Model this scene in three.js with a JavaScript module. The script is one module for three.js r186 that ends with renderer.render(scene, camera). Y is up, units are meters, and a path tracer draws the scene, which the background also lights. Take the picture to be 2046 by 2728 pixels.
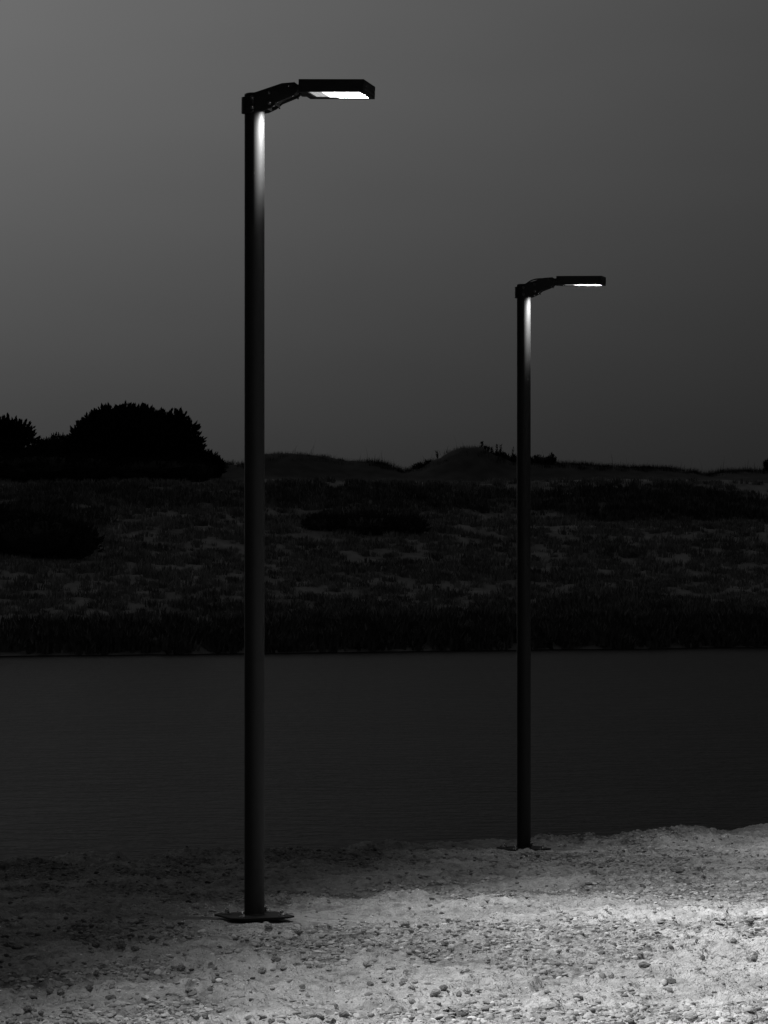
import * as THREE from 'three';
import { RoundedBoxGeometry } from 'three/addons/geometries/RoundedBoxGeometry.js';
import { mergeGeometries, mergeVertices, toCreasedNormals } from 'three/addons/utils/BufferGeometryUtils.js';
import { RectAreaLightUniformsLib } from 'three/addons/lights/RectAreaLightUniformsLib.js';

// ---------------------------------------------------------------- camera, sky, dusk light, exposure
const scene = new THREE.Scene();
const F = 8500, CX = 829.5, HORIZON = 1150, EYE = 2.15;          // focal length and horizon on a 1659 x 2212 frame
const camera = new THREE.PerspectiveCamera(2 * Math.atan(1106 / F) * 180 / Math.PI, 0.75, 0.5, 8000);
camera.position.set(0, EYE, 0);
camera.rotation.x = Math.atan((HORIZON - 1106) / F);
const renderer = new THREE.WebGLRenderer({ antialias: true });
renderer.toneMapping = THREE.LinearToneMapping;
renderer.toneMappingExposure = 1;
renderer.shadowMap.enabled = true;
renderer.shadowMap.type = THREE.PCFSoftShadowMap;
RectAreaLightUniformsLib.init();

let seed = 7;
const rnd = () => { seed = (seed * 1664525 + 1013904223) >>> 0; return seed / 4294967296; };
const rr = (a, b) => a + (b - a) * rnd();
const PERM = new Uint8Array(512), GX = new Float32Array(256), GY = new Float32Array(256);
{ const p = [...Array(256).keys()]; for (let i = 255; i > 0; i--) { const j = Math.floor(rnd() * (i + 1)); [p[i], p[j]] = [p[j], p[i]]; }
  for (let i = 0; i < 512; i++) PERM[i] = p[i & 255];
  for (let i = 0; i < 256; i++) { const a = rnd() * 6.28318; GX[i] = Math.cos(a); GY[i] = Math.sin(a); } }
function noise(x, y) {
  const xi = Math.floor(x), yi = Math.floor(y), xf = x - xi, yf = y - yi, X = xi & 255, Y = yi & 255;
  const u = xf * xf * xf * (xf * (xf * 6 - 15) + 10), v = yf * yf * yf * (yf * (yf * 6 - 15) + 10);
  const a = PERM[PERM[X] + Y], b = PERM[PERM[X + 1 & 255] + Y], c = PERM[PERM[X] + (Y + 1 & 255)], d = PERM[PERM[X + 1 & 255] + (Y + 1 & 255)];
  const n0 = GX[a] * xf + GY[a] * yf, n1 = GX[b] * (xf - 1) + GY[b] * yf, n2 = GX[c] * xf + GY[c] * (yf - 1), n3 = GX[d] * (xf - 1) + GY[d] * (yf - 1);
  return 1.5 * (n0 + u * (n1 - n0) + v * (n2 - n0 + u * (n0 - n1 - n2 + n3)));
}
const fbm = (x, y, o = 4) => { let s = 0, a = 1, t = 0; for (let i = 0; i < o; i++) { s += a * noise(x + i * 17.3, y - i * 9.1); t += a; a *= 0.5; x *= 2.03; y *= 2.03; } return s / t; };
const clamp = (v, a, b) => Math.min(b, Math.max(a, v));
const smooth = (a, b, v) => { const t = clamp((v - a) / (b - a), 0, 1); return t * t * (3 - 2 * t); };
const lerp = (a, b, t) => a + (b - a) * t;

// dusk sky: the afterglow stands left of the view, low over the land; a veil of haze dims the last degrees above the horizon
const GLOW_AZ = -20, GLOW_EL = 9;
{
  const W = 2048, H = 1024, data = new Float32Array(W * H * 4);
  for (let r = 0; r < H; r++) {
    const el = ((r + 0.5) / H - 0.5) * 180;
    for (let c = 0; c < W; c++) {
      let az = ((c + 0.5) / W) * 360 - 180 + 90; if (az > 180) az -= 360;
      const da = az - GLOW_AZ, up = (GLOW_EL - el);
      const v = up > 0 ? -1.52 * (Math.min(up, 12) / 9) ** 2 : -0.0022 * up * up;
      let L = 0.219 * Math.exp(-da * da / 480 + v) + (up > 0 ? 0.012 * Math.exp(v) : 0.012 + 0.02 * smooth(9, 50, el)) ;
      const n = 0.55 * noise(az * 0.22 + 5, el * 0.9 + 3) + 0.45 * noise(az * 0.6 + 1, el * 2.3 + 8);
      L *= 1 + 0.035 * n;
      const k = (r * W + c) * 4; data[k] = data[k + 1] = data[k + 2] = L; data[k + 3] = 1;
    }
  }
  const t = new THREE.DataTexture(data, W, H, THREE.RGBAFormat, THREE.FloatType);
  t.mapping = THREE.EquirectangularReflectionMapping; t.magFilter = t.minFilter = THREE.LinearFilter; t.needsUpdate = true;
  scene.background = t; scene.environment = t;
}
const sun = new THREE.DirectionalLight(0xffffff, 0.05);          // last light of the set sun, soft and faint
{ const a = GLOW_AZ * Math.PI / 180, e = GLOW_EL * Math.PI / 180;
  sun.position.set(Math.sin(a) * Math.cos(e) * 200, Math.sin(e) * 200, -Math.cos(a) * Math.cos(e) * 200 - 30);
  sun.target.position.set(0, 0, -30); sun.castShadow = true; sun.shadow.radius = 30; sun.shadow.mapSize.set(2048, 2048);
  Object.assign(sun.shadow.camera, { left: -60, right: 60, top: 60, bottom: -60, near: 1, far: 500 });
  scene.add(sun, sun.target); }

// ---------------------------------------------------------------- helpers
const used = {};
function numbered(name) { const n = used[name] = (used[name] ?? -1) + 1; return n ? `${name}_${String(n).padStart(3, '0')}` : name; }
function shadows(o) { o.castShadow = o.receiveShadow = true; return o; }
function part(name, geo, mat, parent) { const m = shadows(new THREE.Mesh(geo, mat)); m.name = name; parent.add(m); return m; }
function thing(name, label, category, pos = [0, 0, 0], turn = 0, group) {
  const g = new THREE.Group(); g.name = numbered(name); g.position.set(...pos); g.rotation.y = turn; g.userData = { label, category };
  if (group) g.userData.group = group; scene.add(g); return g;
}
function setting(name, geo, mat, kind = 'structure', label) { const m = shadows(new THREE.Mesh(geo, mat)); m.name = numbered(name); m.userData = { kind }; if (label) m.userData.label = label; scene.add(m); return m; }
const grey = (v) => new THREE.Color().setRGB(v, v, v);
const std = (v, rough, extra = {}) => new THREE.MeshStandardMaterial({ color: grey(v), roughness: rough, ...extra });
function box(w, h, d, x, y, z, r = 0) { const g = r ? new RoundedBoxGeometry(w, h, d, 2, r) : new THREE.BoxGeometry(w, h, d); g.translate(x, y, z); return g; }
function merge(list) { return mergeGeometries(list.map((g) => { const q = g.index ? g.toNonIndexed() : g; for (const k of Object.keys(q.attributes)) if (!['position', 'normal', 'uv'].includes(k)) q.deleteAttribute(k); return q; })); }

// ---------------------------------------------------------------- the near bank
const bankEdge = (x) => { const q = 9 * Math.tanh(x / 9); return 31.9 + 1.12 * q + 0.45 * noise(x * 0.7 + 3, 1.5) + 0.2 * noise(x * 2.3, 7.5); };
const lampSpots = [[-0.725, 22.02, 0], [1.14, 32.1, -0.45], [-2.03, 14.96, 0.14]];
const swells = [];                                                // long low rock swells: x, d, half length, half depth, height
function pebbly(x, d) { return smooth(-0.1, 0.2, fbm(x * 0.75 + 4, d * 0.42 + 11, 3) + 0.25 * noise(x * 3.1, d * 1.4)); }
function bankBase(x, d) {
  const s = d - 22;
  let y = s > -1 ? -0.042 * s : 0.042 + 0.018 * (-s - 1);
  for (const w of swells) { const a = (x - w[0]) / w[2], b = (d - w[1]) / w[3], q = a * a + b * b; if (q < 6) y += w[4] * Math.exp(-q); }
  y += 0.022 * fbm(x * 0.55 + 2, d * 0.3 + 8, 3);
  return y;
}
function bankY(x, d) {
  const e = d - bankEdge(x);
  let y = bankBase(x, d);
  const p = pebbly(x, d);
  const rim = Math.exp(-((e + 0.6) ** 2) / 1.6);
  y += (0.012 + 0.085 * rim) * fbm(x * 1.8 + 31, d * 1.2 + 4, 4) + rim * (0.02 + 0.045 * smooth(1.4, 2.2, x) + 0.03 * Math.exp(-((x - 0.75) ** 2) / 0.06));
  const n1 = fbm(x * 1.3 + 61, d * 0.7 + 9, 4), n2 = fbm(x * 2.2 + 17, d * 1.0 + 39, 4);
  y += (1 - 0.6 * p) * (0.017 * smooth(0.02, 0.06, n1) + 0.014 * smooth(0.1, 0.14, n2) - 0.018 * smooth(0.14, 0.18, -n2));
  const gr = Math.abs(fbm(x * 1.7 + 90, d * 0.9 + 33, 4)), cr = Math.abs(noise(x * 3.4 + 12, d * 1.5 + 70));
  y -= (1 - 0.5 * p) * (0.016 * (1 - smooth(0, 0.03, gr)) + 0.012 * (1 - smooth(0, 0.05, cr)));
  y += (0.013 + 0.01 * p) * fbm(x * 7 + 3, d * 5 + 5, 3) + 0.0065 * (0.6 + p) * noise(x * 27, d * 21) + 0.004 * (0.7 + p) * noise(x * 55 + 9, d * 37);
  const r1 = 1 - Math.abs(noise(x * 4.6 + 44, d * 3.1 + 6)) * 1.6, r2 = 1 - Math.abs(noise(x * 11 + 4, d * 8 + 60)) * 1.6;
  y += 0.02 * (1 - 0.35 * p) * (r1 * Math.abs(r1) - 0.5) + 0.011 * (r2 * Math.abs(r2) - 0.5);
  y -= 1.35 * smooth(0, 2.4, e);
  for (const [a, b, h] of lampSpots) { const r = Math.hypot(x - a, d - b); if (r < 1.1) y = lerp(h - 0.02 + 0.2 * (y - h), y, smooth(0.3, 1.1, r)); }
  return y;
}
function ray(px, py, height, d0, d1, step) {                      // where the line of sight through a point of the 2046 x 2728 photograph meets the ground
  const u = (px * 0.81085 - CX) / F, v = (HORIZON - py * 0.81085) / F;
  for (let d = d0; d < d1; d += step) if (EYE + v * d <= height(u * d, d)) return [u * d, d];
  return [u * d1, d1];
}
const onBank = (px, py) => ray(px, py, bankBase, 15, 36, 0.02);
for (const [px, py, hl, hd, h] of [[1420, 2535, 0.75, 0.35, 0.022], [1850, 2520, 0.55, 0.3, 0.018], [560, 2640, 0.5, 0.3, 0.016], [760, 2690, 0.6, 0.3, 0.014], [1900, 2450, 0.3, 0.3, 0.016], [1700, 2350, 0.7, 0.5, 0.03], [1250, 2400, 0.9, 0.5, 0.02], [2000, 2330, 0.5, 0.5, 0.03], [900, 2330, 1.0, 0.6, 0.03]]) {
  const [x, d] = ray(px, py, (a, b) => (b > 21 ? -0.042 * (b - 22) : 0.042 + 0.018 * (21 - b)), 15, 36, 0.02); swells.push([x, d, hl, hd, h]);
}
function lines(stops) { const out = []; for (let i = 0; i + 1 < stops.length; i++) { const [a, s] = stops[i], [b] = stops[i + 1], n = Math.max(1, Math.round((b - a) / s)); for (let k = 0; k < n; k++) out.push(a + (b - a) * k / n); } out.push(stops[stops.length - 1][0]); return out; }
function sheet(xs, ds, height, tone) {
  const nx = xs.length, nd = ds.length, pos = new Float32Array(nx * nd * 3), col = new Float32Array(nx * nd * 3), uv = new Float32Array(nx * nd * 2), idx = new Uint32Array((nx - 1) * (nd - 1) * 6);
  let k = 0;
  for (let j = 0; j < nd; j++) for (let i = 0; i < nx; i++, k++) {
    const x = xs[i], d = ds[j], y = height(x, d), c = tone(x, d, y);
    pos.set([x, y, -d], k * 3); col.fill(c, k * 3, k * 3 + 3); uv[k * 2] = x; uv[k * 2 + 1] = d;
  }
  k = 0;
  for (let j = 0; j + 1 < nd; j++) for (let i = 0; i + 1 < nx; i++) { const a = j * nx + i; idx.set([a, a + 1, a + nx, a + 1, a + nx + 1, a + nx], k); k += 6; }
  const g = new THREE.BufferGeometry();
  g.setAttribute('position', new THREE.BufferAttribute(pos, 3)); g.setAttribute('color', new THREE.BufferAttribute(col, 3)); g.setAttribute('uv', new THREE.BufferAttribute(uv, 2));
  g.setIndex(new THREE.BufferAttribute(idx, 1)); g.computeVertexNormals(); return g;
}
function grainTexture(size, cells, contrast) {                    // tiling grain
  const v = new Uint8Array(size * size * 4);
  const lat = cells.map((n) => Float32Array.from({ length: n * n }, rnd));
  for (let y = 0; y < size; y++) for (let x = 0; x < size; x++) {
    let s = 0, t = 0;
    cells.forEach((n, q) => { const fx = x / size * n, fy = y / size * n, i = Math.floor(fx), j = Math.floor(fy), u = fx - i, w = fy - j, L = lat[q], a = 1 / (1 + q * 0.6);
      const us = u * u * (3 - 2 * u), ws = w * w * (3 - 2 * w), i1 = (i + 1) % n, j1 = (j + 1) % n;
      s += a * lerp(lerp(L[j * n + i], L[j * n + i1], us), lerp(L[j1 * n + i], L[j1 * n + i1], us), ws); t += a; });
    const c = clamp(128 + (s / t - 0.5) * 255 * contrast, 0, 255), k = (y * size + x) * 4; v[k] = v[k + 1] = v[k + 2] = c; v[k + 3] = 255;
  }
  const tex = new THREE.DataTexture(v, size, size); tex.wrapS = tex.wrapT = THREE.RepeatWrapping; tex.magFilter = THREE.LinearFilter; tex.needsUpdate = true; return tex;
}
const grain = grainTexture(1024, [24, 61, 127, 251], 2.2); grain.repeat.set(1 / 1.3, 1 / 1.3);
function bankTone(x, d) {
  const p = pebbly(x, d), a = fbm(x * 1.9 + 8, d * 1.1 + 2, 4), b = noise(x * 13 + 2, d * 8), c = noise(x * 41, d * 33 + 7);
  let t = lerp(0.43, 0.31, p) + 0.2 * a + 0.1 * b + 0.12 * c * (0.6 + p);
  t -= 0.14 * smooth(0.18, 0.42, fbm(x * 4.3 + 77, d * 2.6 + 5, 3)) * (0.4 + p);   // lichen-dark patches
  t -= 0.17 * smooth(0.25, 0.5, fbm(x * 5.1 + 31, d * 6.3 + 15, 3)) + 0.1 * smooth(0.2, 0.5, noise(x * 17 + 4, d * 23));   // dirt lying in streaks and specks
  return clamp(t, 0.07, 0.62);
}
{
  const xs = lines([[-60, 4], [-20, 1], [-6, 0.2], [-3.4, 0.0145], [4.2, 0.2], [8, 1], [20, 4], [60, 4]]);
  const ds = lines([[-6, 1], [10, 0.5], [14.5, 0.1], [15.6, 0.026], [24, 0.032], [37.5, 0.2], [44, 1], [50, 1]]);
  const mat = new THREE.MeshStandardMaterial({ vertexColors: true, roughness: 1, bumpMap: grain, bumpScale: 0.02 });
  setting('rocky_ground', sheet(xs, ds, bankY, bankTone), mat);
}

// ---------------------------------------------------------------- water
const WATER = -1.0;
{
  const wg = new THREE.PlaneGeometry(6000, 6000); wg.rotateX(-Math.PI / 2);
  const uv = wg.attributes.uv; for (let i = 0; i < uv.count; i++) uv.setXY(i, uv.getX(i) * 6000, uv.getY(i) * 6000);
  const ripple = grain.clone(); ripple.repeat.set(1 / 9, 1 / 5); ripple.needsUpdate = true;
  const w = setting('water', wg, new THREE.MeshPhysicalMaterial({ color: grey(0.012), roughness: 0.32, specularIntensity: 0.05, ior: 1.33, bumpMap: ripple, bumpScale: 0.02 }));
  w.position.set(0, WATER, -400);
}

// ---------------------------------------------------------------- the far shore: meadow, dunes, ridge
const RIDGE_D = 155;
const ridgePx = [[-1500, 1000], [-400, 995], [0, 985], [100, 966], [170, 962], [250, 965], [400, 985], [480, 1004], [525, 1004], [568, 983], [620, 979], [690, 986], [780, 996], [835, 1005], [872, 1019], [905, 1012], [940, 992], [985, 970], [1040, 968], [1075, 985], [1110, 1000], [1200, 1004], [1300, 1007], [1400, 1012], [1490, 1018], [1503, 1023], [1520, 1026], [1560, 1021], [1659, 1018], [2100, 1005], [3200, 1012]];
const ridge = ridgePx.map(([x, y]) => [(x - CX) / F * RIDGE_D, EYE + (HORIZON - y) / F * RIDGE_D]);
function ridgeY(x) {
  if (x <= ridge[0][0]) return ridge[0][1];
  for (let i = 1; i < ridge.length; i++) if (x < ridge[i][0]) { const [a, p] = ridge[i - 1], [b, q] = ridge[i]; return lerp(p, q, smooth(0, 1, (x - a) / (b - a)) * 0.6 + 0.4 * (x - a) / (b - a)); }
  return ridge[ridge.length - 1][1];
}
const shore = (x) => 104 + 9 * Math.tanh(x / 22) + 0.35 * noise(x * 0.5, 3.3) + 0.15 * noise(x * 1.7, 8.3);
const prof = [[-4, -1.9], [0, -1.02], [0.7, -0.75], [2.5, -0.3], [9, 0.3], [18, 1.2], [25.5, 2.12], [27.5, 2.3], [30, 2.42], [36, 3.3], [41, 3.95], [45, 4.12], [60, 4.2], [120, 3], [400, 2]];
function farY(x, d) {
  const u = d - shore(x) * (1 - smooth(130, 150, d)) - 104 * smooth(130, 150, d);
  let y = prof[0][1];
  for (let i = 1; i < prof.length; i++) if (u < prof[i][0]) { const [a, p] = prof[i - 1], [b, q] = prof[i]; y = lerp(p, q, clamp((u - a) / (b - a), 0, 1)); break; }
  const m = smooth(0.5, 6, u);
  y += m * (0.22 * fbm(x * 0.16 + 9, d * 0.11 + 2, 3) + 0.07 * fbm(x * 0.9, d * 0.6, 3)) * (1 - 0.7 * smooth(148, 154, d));
  const r = ridgeY(x) + 0.05 * noise(x * 0.9, 4.4) + 0.03 * noise(x * 3.1, 1.2);
  const up = smooth(RIDGE_D - 6, RIDGE_D - 0.5, d) * (1 - smooth(RIDGE_D + 1.5, RIDGE_D + 16, d));
  return lerp(y, r, up) - 1.2 * smooth(RIDGE_D + 3, RIDGE_D + 20, d);
}
const onFar = (x, y) => ray(x / 0.81085, y / 0.81085, farY, 95, 160, 0.1);   // x, y on the 1659 x 2212 frame
const patches = [];                                               // plant cover: x, d, half width, half depth, how dark
for (const [x, y, rx, ry, k] of [[90, 1135, 150, 50, 1], [790, 1122, 150, 18, 0.6], [820, 1075, 330, 28, 0.8], [1420, 1090, 300, 42, 1], [250, 1075, 300, 24, 0.7], [620, 1075, 130, 26, 0.6], [700, 1330, 420, 40, 0.5], [1400, 1330, 400, 60, 0.6], [220, 1000, 320, 26, 1], [1000, 1235, 300, 16, 0.35], [1350, 1022, 190, 12, 1], [1330, 1190, 140, 18, 0.35]]) {
  const [xa, da] = onFar(x, y), [, d0] = onFar(x, y + ry), [, d1] = onFar(x, y - ry); patches.push([xa, da, rx / F * da, Math.max(0.8, (d1 - d0) / 2), k]);
}
function cover(x, d) {
  let c = 0;
  for (const [a, b, w, h, k] of patches) { const q = ((x - a) / w) ** 2 + ((d - b) / h) ** 2 + 0.5 * noise(x * 1.1 + a, d * 0.6); c = Math.max(c, k * (1 - smooth(0.6, 1.15, q))); }
  return c;
}
function farTone(x, d) {
  let t = 0.34 + 0.2 * fbm(x * 0.8 + 3, d * 0.35 + 5, 4) + 0.1 * noise(x * 4, d * 2.2);
  t = lerp(t, 0.16 + 0.06 * noise(x * 2, d), cover(x, d));
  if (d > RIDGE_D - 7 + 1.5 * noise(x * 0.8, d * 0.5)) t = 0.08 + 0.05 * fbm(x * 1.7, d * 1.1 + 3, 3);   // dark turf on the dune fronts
  return clamp(t, 0.05, 0.5);
}
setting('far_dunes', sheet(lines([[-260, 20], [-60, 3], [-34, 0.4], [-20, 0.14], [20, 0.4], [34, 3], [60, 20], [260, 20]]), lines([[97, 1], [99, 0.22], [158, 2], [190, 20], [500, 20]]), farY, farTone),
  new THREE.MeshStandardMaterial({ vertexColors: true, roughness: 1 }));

// plant builders -------------------------------------------------
function triangles(list) { const g = new THREE.BufferGeometry(); g.setAttribute('position', new THREE.Float32BufferAttribute(list, 3)); g.computeVertexNormals(); return g; }
function blade(out, x, z, h, lean, dir, w) {                      // a bent blade in two pieces
  const cx = Math.cos(dir), cz = Math.sin(dir), px = -cz * w, pz = cx * w, m = 0.55;
  const ax = x + cx * lean * 0.3, az = z + cz * lean * 0.3, bx = x + cx * lean, bz = z + cz * lean;
  out.push(x - px, 0, z - pz, x + px, 0, z + pz, ax + px * 0.7, h * m, az + pz * 0.7, x - px, 0, z - pz, ax + px * 0.7, h * m, az + pz * 0.7, ax - px * 0.7, h * m, az - pz * 0.7, ax - px * 0.7, h * m, az - pz * 0.7, ax + px * 0.7, h * m, az + pz * 0.7, bx, h, bz);
}
function tuftGeometry(n, spread, h, w) { const o = []; for (let i = 0; i < n; i++) { const a = rr(0, 6.28), r = spread * Math.sqrt(rnd()); blade(o, Math.cos(a) * r, Math.sin(a) * r, h * rr(0.5, 1.1), h * rr(0.1, 0.6), a + rr(-0.8, 0.8), w); } return triangles(o); }
function scatter(name, geo, mat, spots, label) {                  // uncountable cover as one object
  const im = shadows(new THREE.InstancedMesh(geo, mat, spots.length)); im.name = numbered(name);
  const o = new THREE.Object3D(), c = new THREE.Color();
  spots.forEach((s, i) => { o.position.set(s[0], s[1], s[2]); o.rotation.set(s[6] ?? 0, s[4], s[7] ?? 0); o.scale.set(...(Array.isArray(s[3]) ? s[3] : [s[3], s[3], s[3]])); o.updateMatrix(); im.setMatrixAt(i, o.matrix); im.setColorAt(i, c.setRGB(s[5], s[5], s[5])); });
  im.userData = { kind: 'stuff', label }; scene.add(im); return im;
}
const leafy = std(1, 1, { side: THREE.DoubleSide });
{ // low mat of meadow plants on the slope
  const spots = [], geo = tuftGeometry(26, 0.22, 0.2, 0.022);
  for (let i = 0; i < 24000; i++) {
    const d = rr(104.5, 146), x = rr(-30, 30), u = d - shore(x); if (u < 0.6) continue;
    const n = fbm(x * 0.7 + 21, d * 0.35, 3), c = cover(x, d); if (n < -0.05 - 0.3 * c && rnd() > 0.3) continue;
    const t = clamp(lerp(0.34, 0.16, c) * rr(0.5, 1.4) + 0.1 * n, 0.03, 0.4);
    spots.push([x, farY(x, d) - 0.02, -d, rr(0.5, 1.25) * (1 + 0.4 * c), rr(0, 6.28), t]);
  }
  scatter('meadow_plants', geo, leafy, spots, 'low tufted plants covering the slope of the far shore');
  const bank = [];
  for (let i = 0; i < 3900; i++) { const x = rr(-30, 30), u = rr(0.1, 2.6), d = shore(x) + u; bank.push([x, farY(x, d) - 0.03, -d, rr(0.6, 1.5), rr(0, 6.28), rr(0.1, 0.26)]); }
  scatter('shore_plants', tuftGeometry(20, 0.25, 0.3, 0.03), leafy, bank, 'dark plants along the waterline of the far shore');
  const top = [];
  for (let i = 0; i < 4400; i++) {
    const x = rr(-28, 28), d = RIDGE_D + rr(-2.5, 1.2), px = CX + F * x / RIDGE_D, right = smooth(1120, 1230, px); if (noise(x * 1.3, 5.5) < -0.2 && rnd() > 0.35 + 0.5 * right) continue;
    const bare = px > 560 && px < 800 ? 0.45 : px > 930 && px < 1040 ? 0.35 : 1; if (rnd() > bare) continue;
    top.push([x, farY(x, d) - 0.03, -d, rr(0.35, 0.95) * (bare < 1 ? 0.7 : 1), rr(0, 6.28), rr(0.02, 0.06)]);
  }
  scatter('ridge_grass', tuftGeometry(14, 0.3, 0.3, 0.007), leafy, top, 'thin grass growing along the top of the dunes');
  const tall = [];
  for (let i = 0; i < 70; i++) { const x = rr(-19, 19), d = RIDGE_D + rr(-1, 1); tall.push([x, farY(x, d) - 0.03, -d, [rr(0.7, 1.1), rr(0.7, 1.7), 1], rr(0, 6.28), rr(0.02, 0.05)]); }
  scatter('ridge_grass', tuftGeometry(3, 0.25, 0.45, 0.008), leafy, tall, 'tall single grass stems standing on the dune tops');
}
function sprig(out, p, n, s) {                                    // a little upright branch end with leaves to all sides
  const d = n.clone(), t = new THREE.Vector3(), b = new THREE.Vector3(), a = new THREE.Vector3(), e = new THREE.Vector3();
  t.set(d.y + 0.13, -d.x, d.z * 0.2 + 0.31).cross(d).normalize(); b.crossVectors(d, t);
  for (let i = 0; i < 9; i++) {
    const k = i / 8, an = i * 2.4 + rnd(), open = lerp(0.75, 0.1, k);
    e.copy(d).multiplyScalar(1 - open * 0.4).addScaledVector(t, Math.cos(an) * open).addScaledVector(b, Math.sin(an) * open).normalize();
    a.copy(p).addScaledVector(d, s * 0.75 * k);
    const L = s * lerp(0.55, 0.4, k) * rr(0.8, 1.2), w = L * 0.24, sx = -Math.sin(an), sy = Math.cos(an);
    const wx = (t.x * sx + b.x * sy) * w, wy = (t.y * sx + b.y * sy) * w, wz = (t.z * sx + b.z * sy) * w, mx = a.x + e.x * L * 0.45, my = a.y + e.y * L * 0.45, mz = a.z + e.z * L * 0.45;
    out.push(a.x, a.y, a.z, mx + wx, my + wy, mz + wz, mx - wx, my - wy, mz - wz, mx + wx, my + wy, mz + wz, a.x + e.x * L, a.y + e.y * L, a.z + e.z * L, mx - wx, my - wy, mz - wz);
  }
}
function shrub(name, label, category, d, groundPx, blobs, density, size, tone, group) {   // blobs: x, y, half width, half height on the 1659 x 2212 frame; depth as wide as the blob
  const k = d / F, W = (x) => (x - CX) * k, Y = (y) => EYE + (HORIZON - y) * k;
  const x0 = W(blobs[0][0]), y0 = farY(x0, d) - 0.1, o = thing(name, label, category, [x0, y0, -d], 0, group), leaves = [], core = [], wood = [];
  for (let [bx, by, rx, ry] of blobs) {
    const low = HORIZON + (EYE - Math.min(farY(W(bx), d), farY(W(bx), d - rx * k * 0.8)) + 0.1) / k;   // foot of this lobe set into the ground
    if (by + ry < low && (low - by - ry) * k < 0.95) { const t = by - ry; by = (t + low) / 2; ry = (low - t) / 2; }
    const c = new THREE.Vector3(W(bx) - x0, Y(by) - y0, rr(-0.3, 0.3) * rx * k), R = new THREE.Vector3(rx * k, ry * k, rx * k * 0.9), n = Math.round(density * (rx * ry) * 0.1);
    for (let i = 0; i < n; i++) {
      const z = rr(-0.45, 1), a = rr(0, 6.283), q = Math.sqrt(1 - z * z), v = new THREE.Vector3(q * Math.cos(a), z, q * Math.sin(a));
      const lump = 0.88 + 0.2 * noise(a * 2.2 + bx, z * 3 + by) + 0.1 * noise(a * 6 + bx, z * 7);
      const p = new THREE.Vector3(v.x * R.x, v.y * R.y, v.z * R.z).multiplyScalar(lump * Math.pow(rr(0.55, 1), 0.35)).add(c);
      v.y += rr(0.5, 1.2); v.x += rr(-0.35, 0.35); v.z += rr(-0.35, 0.35); v.normalize();
      sprig(leaves, p, v, size * rr(0.7, 1.35));
    }
    const g = new THREE.IcosahedronGeometry(1, 3), ps = g.attributes.position;
    for (let i = 0; i < ps.count; i++) { const s = 0.8 + 0.12 * noise(ps.getX(i) * 3 + bx, ps.getY(i) * 3 + ps.getZ(i) * 2); ps.setXYZ(i, ps.getX(i) * R.x * s, ps.getY(i) * R.y * s, ps.getZ(i) * R.z * s); }
    g.translate(c.x, c.y, c.z); g.deleteAttribute('uv'); g.computeVertexNormals(); core.push(g);
    const limb = new THREE.CylinderGeometry(0.02, 0.07, Math.max(0.3, c.y + 0.3), 6); limb.translate(0, Math.max(0.3, c.y + 0.3) / 2 - 0.25, 0); limb.rotateZ(-Math.atan2(c.x, Math.max(0.6, c.y)) * 0.8); wood.push(limb);
  }
  const lg = triangles(leaves); part('crown', mergeGeometries([lg, ...core.map((g) => (g.index ? g.toNonIndexed() : g))]), std(tone, 1, { side: THREE.DoubleSide }), o);
  part('trunk', merge(wood), std(0.05, 1), o);
  return o;
}
shrub('evergreen_bush', 'large domed evergreen bush rising on the left dune against the sky', 'bush', 149, 1020,
  [[284, 978, 106, 82], [213, 962, 46, 62], [238, 924, 42, 33], [298, 917, 44, 26], [340, 932, 36, 32], [272, 901, 15, 12], [386, 920, 14, 18], [405, 937, 12, 14], [415, 960, 11, 11], [424, 974, 8, 9], [180, 950, 18, 26], [390, 970, 30, 30]], 3.0, 0.34, 0.022);
shrub('evergreen_bush', 'evergreen bush cut by the left edge of the picture on the dune', 'bush', 148, 980, [[-30, 955, 62, 40], [-10, 980, 80, 30], [12, 936, 24, 22], [40, 940, 20, 16], [-70, 930, 60, 40], [55, 955, 14, 10]], 3.0, 0.32, 0.022);
shrub('low_shrub', 'low rounded shrub between the two evergreen bushes on the left', 'shrub', 151, 960, [[125, 962, 44, 24], [165, 955, 24, 22], [90, 966, 34, 18]], 4, 0.15, 0.025);
shrub('low_shrub', 'low dark shrub at the right foot of the large domed bush', 'shrub', 150, 1000, [[450, 994, 26, 16], [432, 985, 14, 14], [470, 1000, 14, 10]], 4.5, 0.17, 0.022);
shrub('low_shrub', 'wide dark thicket below the large domed bush, at its right', 'shrub', 146, 1020, [[330, 1012, 120, 24], [420, 1012, 50, 18]], 2.2, 0.14, 0.028);
shrub('low_shrub', 'wide dark thicket below the left evergreen bush, lowest on the left dune', 'shrub', 145, 1020, [[90, 1008, 130, 30], [190, 1008, 70, 24], [-40, 1000, 80, 30]], 2.2, 0.14, 0.026);
shrub('low_shrub', 'flat dark lens-shaped shrub on the pale ledge between the lamp posts', 'shrub', 129.5, 1140, [[785, 1126, 118, 15], [700, 1127, 50, 12], [875, 1128, 50, 10]], 3.5, 0.16, 0.1);
shrub('low_shrub', 'leafy shrub on the dune top just left of the far lamp post', 'shrub', 154.5, 1000, [[1098, 998, 26, 13], [1075, 990, 18, 12]], 5, 0.13, 0.022);
shrub('low_shrub', 'ragged shrub on the dune top just right of the far lamp post', 'shrub', 154.5, 1000, [[1160, 1000, 34, 11], [1188, 997, 12, 8], [1193, 992, 5, 8]], 5, 0.13, 0.022);
shrub('low_shrub', 'tiny shrub in the notch between the two dunes', 'shrub', 154.5, 1010, [[905, 1010, 16, 7], [925, 1003, 7, 7]], 7, 0.1, 0.03);
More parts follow.
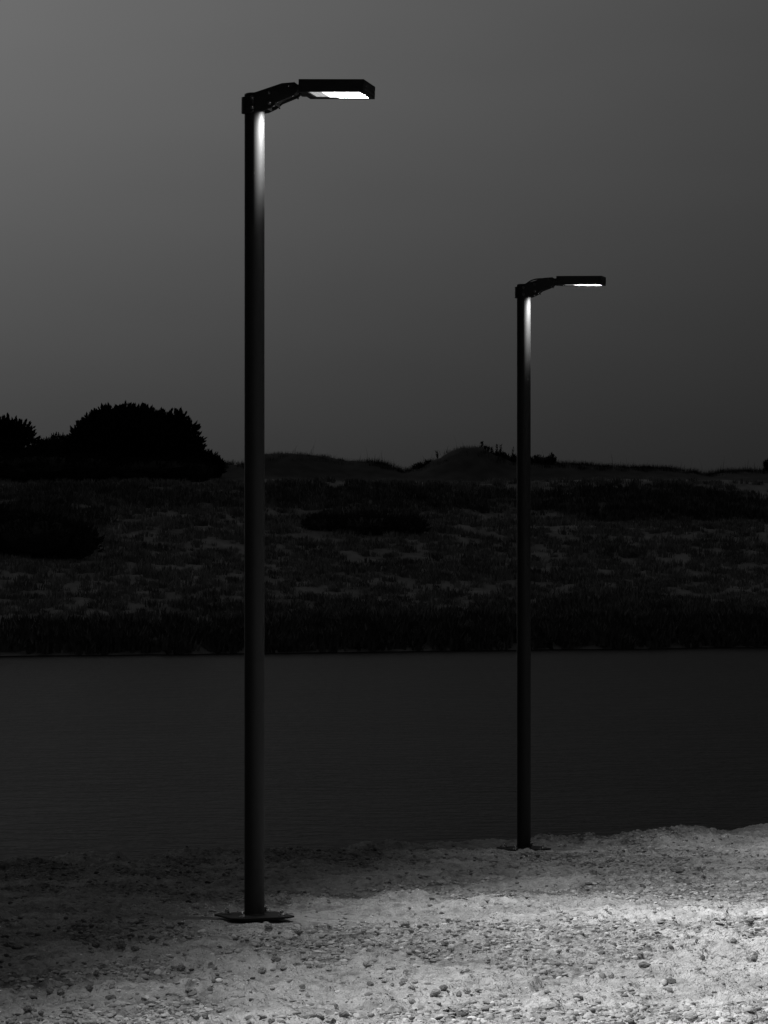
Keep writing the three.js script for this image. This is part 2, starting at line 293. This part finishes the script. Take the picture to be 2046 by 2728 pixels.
shrub('low_shrub', 'small dark shrub on the dune top at the right edge', 'shrub', 154, 1010, [[1660, 1008, 9, 13], [1672, 1006, 12, 14]], 6, 0.13, 0.025);
shrub('low_shrub', 'dark mound of shrub at the left edge halfway up the far slope', 'shrub', 120, 1160, [[60, 1150, 130, 40], [150, 1160, 70, 28], [-40, 1130, 90, 50]], 1.6, 0.18, 0.07);
function stalk(label, xPx, yTop, d, lean) {                       // upright leafy stem on the ridge
  const k = d / F, x = (xPx - CX) * k, y0 = farY(x, d), h = EYE + (HORIZON - yTop) * k - y0 + 0.05, o = thing('stalk_plant', label, 'plant', [x, y0 - 0.05, -d], 0, 'upright stalks on the dune'), L = [];
  const st = new THREE.CylinderGeometry(0.008, 0.018, h, 5); st.translate(0, h / 2, 0);
  for (let i = 0; i < 34; i++) sprigLeaf(L, h * rr(0.2, 1), h);
  const g = triangles(L); g.rotateZ(lean); st.rotateZ(lean);
  part('stem', st, std(0.04, 1), o); part('leaves', g, std(0.03, 1, { side: THREE.DoubleSide }), o);
}
function sprigLeaf(L, y, h) { const a = rr(0, 6.28), l = rr(0.05, 0.1), u = rr(0.04, 0.13), c = Math.cos(a), s = Math.sin(a), w = 0.02; L.push(0, y, 0, c * l * 0.6 - s * w, y + u * 0.5, s * l * 0.6 + c * w, c * l, y + u, s * l, 0, y, 0, c * l, y + u, s * l, c * l * 0.6 + s * w, y + u * 0.5, s * l * 0.6 - c * w); }
[['tallest upright stalk on the crest of the middle dune', 1041, 957, 0.02], ['upright stalk right beside the tallest one on the middle dune', 1048, 966, -0.03], ['third stalk along the right flank of the middle dune', 1055, 968, -0.02], ['bushy stalk lowest on the crest of the middle dune', 1062, 970, 0.01], ['slim stalk standing clear halfway down the middle dune', 1074, 962, 0.03], ['slim leaning stalk beside the clear one on the middle dune', 1080, 964, -0.08], ['broad leafy stalk close to the far lamp post', 1091, 980, 0], ['straight stalk nearest the far lamp post at its left', 1109, 970, 0.02], ['lone sprig on the left shoulder of the middle dune', 946, 977, 0.15], ['small upright sprig in the dip left of the middle dune', 911, 1000, 0.05]]
  .forEach(([l, x, y, t]) => stalk(l, x, y, 154.6, t));

// ---------------------------------------------------------------- stones
function stoneGeometry(detail, planes, rough, keep = 0.72) {
  const g = mergeVertices((() => { const q = new THREE.IcosahedronGeometry(1, detail); q.deleteAttribute('uv'); q.deleteAttribute('normal'); return q; })(), 1e-4), p = g.attributes.position, v = new THREE.Vector3(), cut = [];
  for (let i = 0; i < planes; i++) cut.push([new THREE.Vector3(rr(-1, 1), rr(-1, 1), rr(-1, 1)).normalize(), rr(keep, 0.98)]);
  const off = rr(0, 99);
  for (let i = 0; i < p.count; i++) {
    v.fromBufferAttribute(p, i); let r = 1;
    for (const [n, o] of cut) { const t = v.dot(n); if (t > 0.01) r = Math.min(r, o / t); }
    r *= 1 + rough * (noise(v.x * 2.3 + off, v.y * 2.3 + v.z * 1.7) + 0.6 * noise(v.z * 6 + off, v.x * 6 - v.y * 5));
    p.setXYZ(i, v.x * r, v.y * r, v.z * r);
  }
  const c = detail > 1 ? toCreasedNormals(g, 0.45) : g.toNonIndexed(); if (detail <= 1) c.computeVertexNormals();
  const pos = c.attributes.position, uv = new Float32Array(pos.count * 2); for (let i = 0; i < pos.count; i++) { uv[i * 2] = pos.getX(i) * 0.05 + pos.getZ(i) * 0.02; uv[i * 2 + 1] = pos.getY(i) * 0.05 - pos.getZ(i) * 0.02; }
  c.setAttribute('uv', new THREE.BufferAttribute(uv, 2)); return c;
}
const angular = [...Array(7)].map(() => stoneGeometry(5, 14, 0.05, 0.6)), rounded = [...Array(5)].map(() => stoneGeometry(5, 13, 0.08, 0.68));
const mottle = grainTexture(512, [9, 23, 57, 131], 1.5); mottle.repeat.set(9, 9); mottle.colorSpace = THREE.NoColorSpace;
const stoneBump = grainTexture(512, [13, 37, 97], 2); stoneBump.repeat.set(10, 10);
const stoneMats = [0.25, 0.3, 0.35, 0.4, 0.46, 0.55, 0.68].map((v) => new THREE.MeshStandardMaterial({ color: grey(v * 1.9), map: mottle, roughness: 0.95, bumpMap: stoneBump, bumpScale: 0.004 }));
function stone(label, px, py, w, h, tone, form, group, deep = 1, spin) {   // width and height as seen, in pixels of the photograph; py is the foot
  const [x, d] = ray(px, py, bankY, 15, 37, 0.01), m = d / F * 0.81085, a = spin ?? rr(0, 6.28);
  return stoneAt(label, x, d, w * m / 2, h * m / 2, w * m / 2 * deep, a, tone, form, group);
}
let stoneCount = 0;
function stoneAt(label, x, d, rx, ry, rz, a, tone, form, group) {
  const set = form === 'round' ? rounded : angular, g = set[stoneCount++ % set.length];
  const o = shadows(new THREE.Mesh(g, stoneMats[tone])); o.name = numbered('stone'); o.userData = { label, category: 'stone' }; if (group) o.userData.group = group;
  o.scale.set(rx, ry * 1.15, rz); o.rotation.set(rr(-0.15, 0.15), a, rr(-0.15, 0.15)); o.position.set(x, bankY(x, d + rz * 0.5) + ry * 0.72, -d - rz * 0.5); scene.add(o); return o;
}
const told = [
  ['largest rounded stone, pale and mottled, near the right edge', 2002, 2561, 35, 31, 4, 'round'],
  ['dark mossy lump lying on pale rock left of the largest stone', 1717, 2580, 34, 17, 0, 'round'],
  ['small dark upright stone between the mossy lump and the largest stone', 1872, 2557, 14, 15, 1, 'round'],
  ['small smooth grey stone left of the brick-shaped stone', 1629, 2605, 16, 15, 4, 'round'],
  ['grey stone shaped like a brick lying on its side', 1785, 2623, 31, 12, 2, 'brick'],
  ['small stub of stone just behind the brick-shaped stone', 1785, 2611, 14, 8, 3, 'round'],
  ['low smooth stone half sunk in pale rock, below the brick-shaped stone', 1664, 2656, 22, 10, 2, 'round'],
  ['little dark stone of a pair on the rock above the mossy lump', 1855, 2511, 9, 10, 1, 'angular'],
  ['dark flat stone behind the pale swell right of the middle', 1714, 2497, 25, 11, 1, 'angular'],
  ['bright white pebble above the largest rounded stone', 2002, 2488, 12, 7, 6, 'round'],
  ['dark round stone low down right of the middle, near the bottom edge', 1513, 2699, 10, 10, 0, 'round'],
  ['tilted wedge of stone near the bottom edge right of the middle', 1678, 2714, 14, 11, 3, 'angular'],
  ['broad dark boulder top at the bottom edge, right half', 1842, 2718, 42, 24, 2, 'angular'],
  ['broad dark boulder top left of its twin at the bottom edge', 1795, 2719, 40, 22, 2, 'angular'],
  ['grey hump of stone cut by the bottom edge, right of the middle', 1681, 2730, 32, 15, 1, 'angular'],
  ['dark stone in the bottom right corner', 2036, 2722, 28, 14, 0, 'angular'],
  ['grey block in front of the broad boulder tops', 1862, 2723, 20, 12, 3, 'angular'],
  ['dark lump right of the broad boulder tops', 2008, 2700, 22, 12, 1, 'angular'],
  ['cracked pale slab lying flat on the right side', 1905, 2449, 78, 20, 5, 'slab'],
  ['flat dark-edged stone in front of the far lamp, right of its plate', 1582, 2323, 24, 10, 1, 'angular'],
  ['light flat stone above the cracked pale slab', 1920, 2418, 20, 10, 5, 'angular'],
  ['dark broken rock above right of the cracked slab', 2000, 2464, 34, 14, 1, 'angular'],
  ['dark stone standing in for a dark hole high on the right side', 1806, 2325, 46, 14, 0, 'angular'],  // dark stone added in place of a hole in the ground
  ['pale lump among dark stones on the dark left ground', 294, 2526, 24, 21, 5, 'angular'],
  ['dark domed stone right beside the pale lump', 322, 2527, 27, 20, 1, 'round'],
  ['dark rounded stone left of the pale lump', 255, 2524, 22, 16, 1, 'round'],
  ['long dark stone right of the pale lump', 362, 2534, 30, 13, 0, 'angular'],
  ['white flat chip below the pale lump', 242, 2541, 19, 7, 6, 'angular'],
  ['long flat stone near the left edge', 78, 2556, 44, 13, 1, 'angular'],
  ['small black stone at the left edge', 26, 2573, 13, 9, 0, 'angular'],
  ['squarish dark block left of the middle, in front of the near lamp', 480, 2588, 27, 16, 0, 'angular'],
  ['dark egg-shaped stone on the left ground', 256, 2604, 18, 16, 0, 'round'],
  ['dark low stone left of the egg-shaped one', 108, 2609, 25, 15, 0, 'round'],
  ['pale-topped little stone right of the rounded pair on the left', 298, 2633, 17, 13, 4, 'angular'],
  ['dark rounded stone of a touching pair on the left', 162, 2651, 26, 19, 1, 'round'],
  ['lighter stone of a touching pair on the left', 133, 2648, 22, 17, 2, 'round'],
  ['dark stone right of the touching pair', 238, 2642, 26, 14, 0, 'angular'],
  ['wide blackish stone below the pale-topped one', 296, 2662, 36, 15, 0, 'angular'],
  ['white chip right of the wide blackish stone', 349, 2661, 15, 6, 6, 'angular'],
  ['squat black stone in the lower left corner', 74, 2697, 25, 17, 0, 'round'],
  ['slanting dark stone right of the squat black one', 110, 2706, 20, 13, 1, 'angular'],
  ['small dark cone of stone in the lower left part', 242, 2700, 11, 11, 0, 'angular'],
  ['left one of two round stones side by side at the bottom', 521, 2714, 25, 21, 1, 'round'],
  ['right one of two round stones side by side at the bottom', 546, 2713, 22, 18, 2, 'round'],
  ['wide low stone right of the two round stones at the bottom', 588, 2697, 32, 12, 2, 'angular'],
  ['small dark stone above the two round stones at the bottom', 493, 2698, 17, 13, 0, 'angular'],
  ['dark stone left of the pale-crowned rock in the middle', 979, 2578, 27, 15, 2, 'angular'],
  ['pale-crowned wide rock in the middle of the foreground', 1043, 2583, 42, 15, 5, 'angular'],
  ['flat grey stone right of the pale-crowned rock', 1080, 2592, 22, 9, 4, 'angular'],
  ['bright white flat stone left of the middle', 876, 2585, 22, 6, 6, 'angular'],
  ['bright white flat slab in the middle of the foreground', 1063, 2633, 30, 8, 6, 'slab'],
  ['dark rounded stone just behind the bright white slab', 1073, 2625, 20, 12, 1, 'round'],
  ['small dark stone left of the bright white slab', 1045, 2628, 13, 9, 1, 'round'],
  ['cube-like brownish stone right of the bright white slab', 1098, 2637, 20, 13, 2, 'angular'],
  ['pale cap-like stone above left of the bright white slab', 1024, 2618, 25, 10, 5, 'angular'],
  ['dark stone left of the cap-like pale stone', 986, 2625, 21, 11, 1, 'angular'],
  ['large half pale, half dark stone in the row of blocks', 1159, 2655, 36, 18, 3, 'angular'],
  ['black block standing behind the row of blocks', 1183, 2639, 24, 14, 0, 'angular'],
  ['grey upright block in the row, right of the middle', 1222, 2654, 24, 18, 2, 'angular'],
  ['pale facetted block at the right end of the row', 1244, 2648, 24, 16, 4, 'angular'],
  ['long flat dark stone right of the row of blocks', 1274, 2647, 29, 8, 1, 'angular'],
  ['dark stone topmost of a little heap right of the middle', 1244, 2589, 22, 11, 1, 'angular'],
  ['dark stone at the left foot of the little heap', 1231, 2594, 12, 9, 0, 'round'],
  ['dark double stone on the slope of the pale swell', 1326, 2575, 14, 14, 0, 'angular'],
  ['dark stone in the hollow behind the pale swell', 1185, 2520, 22, 11, 0, 'round'],
  ['small dark stone below the hollow behind the pale swell', 1203, 2535, 13, 8, 0, 'angular'],
  ['wide dark stone at the bottom, left of the middle', 849, 2711, 32, 15, 1, 'angular'],
  ['slab-like grey stone left of the wide dark one at the bottom', 818, 2713, 34, 13, 3, 'angular'],
  ['dark humped stone right of the wide dark one at the bottom', 917, 2709, 30, 17, 0, 'round'],
  ['grey block cut by the bottom edge, left of the middle', 880, 2730, 32, 17, 2, 'angular'],
  ['upright splinter of stone above the stones at the bottom', 895, 2688, 12, 14, 1, 'angular'],
  ['pale flat stone above the dark humped one', 958, 2687, 26, 9, 4, 'angular'],
  ['dark pebble at the left edge of the pale patch in the middle', 806, 2633, 22, 13, 1, 'angular'],
  ['grey stone in front of the near lamp, right of the squarish block', 697, 2594, 32, 14, 2, 'angular'],
  ['pale stone right of the grey one in front of the near lamp', 754, 2589, 26, 11, 4, 'angular'],
  ['dark stone in front of the near lamp, halfway down', 735, 2559, 26, 12, 0, 'round'],
  ['dark flat stone below the plate of the near lamp', 694, 2521, 30, 12, 1, 'angular'],
  ['long pale flat stone below the plate of the near lamp', 726, 2513, 46, 8, 5, 'slab'],
  ['grey stone directly below the plate of the near lamp', 716, 2478, 24, 14, 2, 'angular'],
  ['grey stone right below the plate of the near lamp', 796, 2489, 28, 14, 2, 'angular'],
  ['small dark stone left of the pale patch before the near lamp', 561, 2576, 15, 10, 1, 'round'],
  ['small grey stone in the pale patch before the near lamp', 570, 2620, 15, 11, 2, 'round'],
];
for (const [label, px, py, w, h, tone, form] of told) {
  if (form === 'brick') {
    const [x, d] = ray(px, py, bankY, 15, 37, 0.01), m = d / F * 0.81085, g = new RoundedBoxGeometry(w * m, h * m, h * m * 1.3, 4, h * m * 0.2), p = g.attributes.position;
    for (let i = 0; i < p.count; i++) { const q = 1 + 0.07 * noise(p.getX(i) * 55, p.getY(i) * 60 + p.getZ(i) * 40); p.setXYZ(i, p.getX(i) * q, p.getY(i) * q, p.getZ(i) * q); }
    g.computeVertexNormals(); const o = shadows(new THREE.Mesh(g, stoneMats[tone])); o.name = numbered('stone'); o.userData = { label, category: 'stone' }; o.position.set(x, bankY(x, d + 0.04) + h * m * 0.42, -d - h * m * 0.65); o.rotation.y = -0.25; scene.add(o);
  } else if (form === 'slab') stone(label, px, py, w, h * 0.8, tone, 'angular', undefined, 1.1, 0.1).position.y -= h * 0.003; else stone(label, px, py, w, h, tone, form, undefined, rr(0.75, 1.1));
}
const clear = (x, d, r) => lampSpots.every(([a, b]) => Math.hypot(x - a, d - b) > 0.3 + r);
for (let i = 0; i < 210; i++) {                                   // loose stones that look alike
  let x, d; do { d = 16.2 + 14 * Math.pow(rnd(), 1.6); x = rr(-1, 1) * d * 0.105; } while (pebbly(x, d) < 0.35 && rnd() > 0.15 || !clear(x, d, 0.06) || d > bankEdge(x) - 0.4);
  const r = rr(0.008, 0.019) * (rnd() < 0.12 ? 1.5 : 1), pale = rnd();
  const k = pale < 0.42 ? 0 : pale < 0.8 ? 1 : 2;
  stoneAt(['small dark loose stone scattered on the gravelly ground', 'small grey loose stone scattered on the gravelly ground', 'small whitish loose stone scattered on the gravelly ground'][k], x, d, r, r * rr(0.35, 0.65), r * rr(0.7, 1.1), rr(0, 6.28), [[0, 1], [2, 3], [4, 5]][k][rnd() < 0.5 ? 0 : 1], rnd() < 0.2 ? 'round' : 'angular',
    ['small dark stones on the ground', 'small grey stones on the ground', 'small whitish stones on the ground'][k]);
}
{ // gravel too fine to count
  const mats = std(1, 1);
  for (let v = 0; v < 5; v++) {
    const g = stoneGeometry(1, 8, 0.05, 0.6), spots = [];
    for (let i = 0; i < 34000; i++) {
      const d = 15.8 + 18.5 * Math.pow(rnd(), 1.35), x = rr(-1, 1) * d * 0.115 + 0.1, p = pebbly(x, d) * smooth(-0.5, 0.3, fbm(x * 2.7 + 55, d * 1.6, 3));
      if (rnd() > 0.08 + 0.8 * p || d > bankEdge(x) + 0.2 || !clear(x, d, -0.02)) continue;
      const r = 0.003 + 0.017 * Math.pow(rnd(), 3.4);
      spots.push([x, bankY(x, d) + r * 0.2, -d, [r * rr(0.8, 1.4), r * rr(0.35, 0.75), r * rr(0.7, 1.3)], rr(0, 6.28), clamp(0.34 + 0.2 * (rnd() + rnd() - 1) + (rnd() < 0.2 ? -0.14 : 0) + (rnd() < 0.08 ? 0.22 : 0), 0.07, 0.62), rr(-0.3, 0.3), rr(-0.3, 0.3)]);
    }
    scatter('gravel', g, mats, spots, 'fine gravel and grit strewn over the rocky ground');
  }
}
{ // pale boulders showing in the far dune
  for (const [label, x, y, w, h] of [['pale boulder lying in the dark right dune, the largest there', 1492, 1066, 34, 14], ['small pale boulder right of the largest one in the right dune', 1543, 1066, 16, 8], ['pale boulder in the right dune just right of the far lamp post', 1224, 1070, 30, 11]]) {
    const [bx, d] = onFar(x, y), m = d / F, o = shadows(new THREE.Mesh(angular[stoneCount++ % 7], stoneMats[4])); o.name = numbered('boulder'); o.userData = { label, category: 'boulder' };
    o.scale.set(w * m / 2, h * m / 2, w * m / 2); o.position.set(bx, farY(bx, d) + h * m * 0.1, -d); scene.add(o);
  }
}

// ---------------------------------------------------------------- street lamps
const coat = new THREE.MeshPhysicalMaterial({ color: grey(0.01), roughness: 0.6, specularIntensity: 1, clearcoat: 0 });
const footCoat = new THREE.MeshPhysicalMaterial({ color: grey(0.008), roughness: 0.7, specularIntensity: 0.5 });
const coatDull = std(0.01, 0.5), steel = new THREE.MeshStandardMaterial({ color: grey(0.55), roughness: 0.18, metalness: 1 }), boltBlack = new THREE.MeshStandardMaterial({ color: grey(0.12), roughness: 0.3, metalness: 0.8 });
const glow = new THREE.MeshStandardMaterial({ color: grey(0.05), emissive: 0xffffff, emissiveIntensity: 2.2, roughness: 0.3 });
const lensMat = new THREE.MeshStandardMaterial({ color: grey(0.7), emissive: 0xffffff, emissiveIntensity: 0.35, roughness: 0.35 });
function extrude(points, depth, bevel = 0.0015) { const s = new THREE.Shape(points.map(([x, y]) => new THREE.Vector2(x, y))); const g = new THREE.ExtrudeGeometry(s, { depth: depth - 2 * bevel, bevelEnabled: true, bevelSize: bevel, bevelThickness: bevel, bevelSegments: 2, steps: 1 }); g.translate(0, 0, bevel); return g; }
function boltGeometry(r, h) { const a = new THREE.CylinderGeometry(r * 1.25, r * 1.25, h * 0.35, 16), b = new THREE.SphereGeometry(r, 14, 8, 0, 6.283, 0, 1.571); a.translate(0, h * 0.17, 0); b.scale(1, h * 0.8 / r, 1); b.translate(0, h * 0.34, 0); return merge([a, b]); }
function lamp({ label, pos, yaw, roll, pitch, power, beam, aim = [14, -4.6, 0.2], cable, height = 4.495, plateTurn }) {
  const o = thing('street_lamp', label, 'street lamp', pos, -yaw, 'street lamps on the bank'), R = 0.0567, H = height;
  // foot
  const a = 0.176, c = 0.05, q = [[-a + c, -a], [a - c, -a], [a, -a + c], [a, a - c], [a - c, a], [-a + c, a], [-a, a - c], [-a, -a + c]];
  const plate = new THREE.ExtrudeGeometry(new THREE.Shape(q.map(([x, y]) => new THREE.Vector2(x, y))), { depth: 0.008, bevelEnabled: true, bevelSize: 0.012, bevelThickness: 0.002, bevelSegments: 3 }); plate.rotateX(-Math.PI / 2); plate.translate(0, 0.002, 0);
  const foot = part('base_plate', plate, footCoat, o); foot.rotation.y = plateTurn;
  for (const [sx, sz] of [[1, 1], [1, -1], [-1, 1], [-1, -1]]) {
    const w = new THREE.CylinderGeometry(0.021, 0.022, 0.004, 20); w.translate(0, 0.014, 0);
    const n = boltGeometry(0.0115, 0.026); n.translate(0, 0.016, 0);
    const an = part('anchor_bolt', n, steel, foot); an.position.set(sx * 0.118, 0, sz * 0.118);
    const ws = part('washer', w, steel, foot); ws.position.copy(an.position);
  }
  const weld = new THREE.TorusGeometry(R, 0.005, 6, 32); weld.rotateX(Math.PI / 2); weld.translate(0, 0.013, 0); part('weld_ring', weld, footCoat, foot);
  // pole
  const pg = new THREE.CylinderGeometry(R - 0.0005, R, H + 0.09, 64, 1, true); pg.translate(0, (H + 0.09) / 2 + 0.01, 0); part('pole', pg, coat, o);
  const cap = new THREE.LatheGeometry([[0, 0.016], [R * 0.8, 0.015], [R + 0.0005, 0.009], [R + 0.0012, 0]].map(([x, y]) => new THREE.Vector2(x, y)), 48); cap.translate(0, H + 0.099, 0); part('pole_cap', cap, coatDull, o);
  // clamp round the pole
  const ring = (y0, h, r) => { const g = new THREE.LatheGeometry([[r - 0.012, y0], [r - 0.002, y0], [r, y0 + 0.002], [r, y0 + h - 0.002], [r - 0.002, y0 + h], [R + 0.0008, y0 + h], [R + 0.0008, y0]].map(([x, y]) => new THREE.Vector2(x, y)), 56, Math.PI, Math.PI); return g; };
  const collar = part('clamp_collar', merge([ring(H, 0.09, 0.074), box(0.016, 0.084, 0.022, 0.002, H + 0.045, 0.067, 0.003), box(0.016, 0.084, 0.022, 0.002, H + 0.045, -0.067, 0.003)]), coatDull, o);
  const bolt = boltGeometry(0.0095, 0.014); bolt.rotateX(Math.PI / 2);
  const rivet = boltGeometry(0.004, 0.006); rivet.rotateX(Math.PI / 2);
  for (const y of [0.026, 0.082]) { const b = part('bolt', bolt, boltBlack, collar); b.position.set(0.006, H + y, 0.0785); }
  // arm: two cheek plates and a saddle between them
  const outline = [[0.003, 0.003], [0.066, 0.008], [0.112, 0.028], [0.148, 0.056], [0.238, 0.09], [0.262, 0.116], [0.262, 0.148], [0.244, 0.162], [0.172, 0.158], [0.035, 0.116], [0.003, 0.107]];
  const cheek = extrude(outline.map(([x, y]) => [x, y + H]), 0.007);
  for (const s of [1, -1]) {
    const p = part('arm_plate', cheek, coatDull, o); p.position.z = s > 0 ? 0.058 : -0.065;
    const f = s > 0 ? 0.0075 : -0.0005;
    for (const [x, y] of [[0.098, 0.108], [0.1, 0.05]]) { const b = part('bolt', bolt, boltBlack, p); b.position.set(x, H + y, f); if (s < 0) b.rotation.y = Math.PI; }
    for (const [x, y] of [[0.212, 0.143], [0.235, 0.086], [0.128, 0.034]]) { const b = part('rivet', rivet, steel, p); b.position.set(x, H + y, f); if (s < 0) b.rotation.y = Math.PI; }
  }
  const spine = extrude([[0.06, 0.03], [0.11, 0.045], [0.16, 0.075], [0.25, 0.11], [0.252, 0.146], [0.18, 0.148], [0.06, 0.105]].map(([x, y]) => [x, y + H]), 0.114); spine.translate(0, 0, -0.0575); part('arm_core', spine, coatDull, o);
  for (const x of [0.088, 0.132]) part('arm_rib', box(0.0025, 0.012, 0.11, x, H + (x < 0.1 ? 0.022 : 0.044), 0), boltBlack, o);
  const pin = new THREE.CylinderGeometry(0.012, 0.012, 0.13, 20); pin.rotateX(Math.PI / 2); pin.translate(0.262, H + 0.126, 0);
  part('hinge_pin', pin, boltBlack, o);
  // head, tilted a little about the arm's axis
  const head = new THREE.Group(); head.name = 'lamp_head'; head.position.set(0, H + 0.102, 0); head.rotation.set(-roll, 0, pitch); o.add(head);
  const x0 = 0.286, x1 = 0.657, w = 0.31, h = 0.071, mid = (x0 + x1) / 2, len = x1 - x0;
  const body = box(len, h - 0.014, w, mid, 0.014 + (h - 0.014) / 2, 0, 0.0025);
  const ol = x0 + 0.05, or = x1 - 0.024, nz = w / 2 - 0.012, fz = -w / 2 + 0.062, oz = (nz - fz) / 2, cz = (nz + fz) / 2;
  const rim = (() => { const s = new THREE.Shape([[x0 + 0.001, -w / 2 + 0.001], [x1 - 0.001, -w / 2 + 0.001], [x1 - 0.001, w / 2 - 0.001], [x0 + 0.001, w / 2 - 0.001]].map(([x, y]) => new THREE.Vector2(x, y)));
    s.holes.push(new THREE.Path([[ol, -nz], [ol, -fz], [or, -fz], [or, -nz]].map(([x, y]) => new THREE.Vector2(x, y)))); const g = new THREE.ExtrudeGeometry(s, { depth: 0.016, bevelEnabled: false }); g.rotateX(-Math.PI / 2); return g; })();
  const housing = part('housing', merge([body, rim]), coatDull, head);
  part('end_cover', box(0.004, 0.042, w - 0.05, x1 + 0.001, 0.039, 0, 0.0015), coat, housing);
  for (const z of [-0.11, 0.11]) part('screw', (() => { const g = boltGeometry(0.004, 0.005); g.rotateZ(-Math.PI / 2); g.translate(x1 + 0.002, 0.039, z); return g; })(), boltBlack, housing);
  part('neck', merge([box(0.05, 0.04, 0.1, x0 - 0.018, 0.036, 0, 0.006), box(0.07, 0.012, 0.09, x0 + 0.012, 0.004, 0, 0.003)]), coatDull, head);
  const split = ol + 0.075;
  part('light_panel', box(or - split - 0.001, 0.011, 2 * oz - 0.002, (or + split) / 2, 0.0085, cz), glow, head);
  const facets = []; for (let i = 0; i < 5; i++) { const g = box(0.0145, 0.008 - 0.001 * (i % 2), 2 * oz - 0.004, ol + 0.008 + i * 0.0147, 0.0095, cz); facets.push(g); }
  part('reflector', merge(facets), lensMat, head);
  if (cable) { const cv = new THREE.CatmullRomCurve3([[0.0, 0.1, 0.0], [0.03, 0.118, 0.03], [0.075, 0.143, 0.035], [0.14, 0.155, 0.02], [0.2, 0.15, 0]].map(([x, y, z]) => new THREE.Vector3(x, y + H, z))); part('cable', new THREE.TubeGeometry(cv, 30, 0.0055, 8), coatDull, o); }
  // its light: the glowing panel, and the beam that its lenses throw towards the path
  const pl = new THREE.RectAreaLight(0xffffff, power, or - split - 0.004, 2 * oz - 0.006); pl.name = 'panel_light'; pl.position.set((or + split) / 2, 0.0024, cz); pl.rotation.x = -Math.PI / 2; head.add(pl);
  for (const x of [0.2, 0.5, 0.8]) {                             // rows of light points under the glass, throwing sideways over the path
    const sp = new THREE.SpotLight(0xffffff, beam / 3, 0, 1.48, 1, 2), sx = lerp(split, or, x); sp.name = 'beam'; sp.position.set(sx, 0.0016, cz - 0.03); sp.target.position.set(sx + aim[0], 0.0016 + aim[1], cz - 0.03 + aim[2]); sp.castShadow = true; sp.shadow.radius = 0.06; sp.shadow.mapSize.set(1024, 1024);
    head.add(sp, sp.target);
  }
  const spill = new THREE.SpotLight(0xffffff, 14, 0, 0.47, 0.85, 2); spill.name = 'spill'; spill.position.set(ol + 0.05, 0.002, 0); spill.target.position.set(ol + 0.05 - 0.33, 0.002 - 0.29, 0); spill.castShadow = true; spill.shadow.radius = 0.08;
  head.add(spill, spill.target);
  return o;
}
lamp({ label: 'nearer black street lamp with glowing flat head, standing left in the picture', pos: [-0.725, 0, -22.02], yaw: 0.203, roll: 0.026, pitch: -0.025, power: 18, beam: 168, aim: [14, -4.6, -1.4], plateTurn: 0.62 });
lamp({ label: 'farther black street lamp with glowing flat head, right of the nearer one', pos: [1.14, -0.433, -32.1], yaw: 0.164, roll: -0.025, pitch: -0.006, power: 6, beam: 52, aim: [12, -4.6, 2.6], cable: true, plateTurn: 0.5 });
lamp({ label: 'added street lamp, unseen just outside the picture on the left, lighting the foreground', pos: [-2.03, 0.14, -14.96], yaw: 0.203, roll: 0.02, pitch: -0.02, power: 6, beam: 195, aim: [14, -4.6, -1.5], plateTurn: 0.62 });  // unseen lamp, added to brighten the lower foreground

renderer.render(scene, camera);
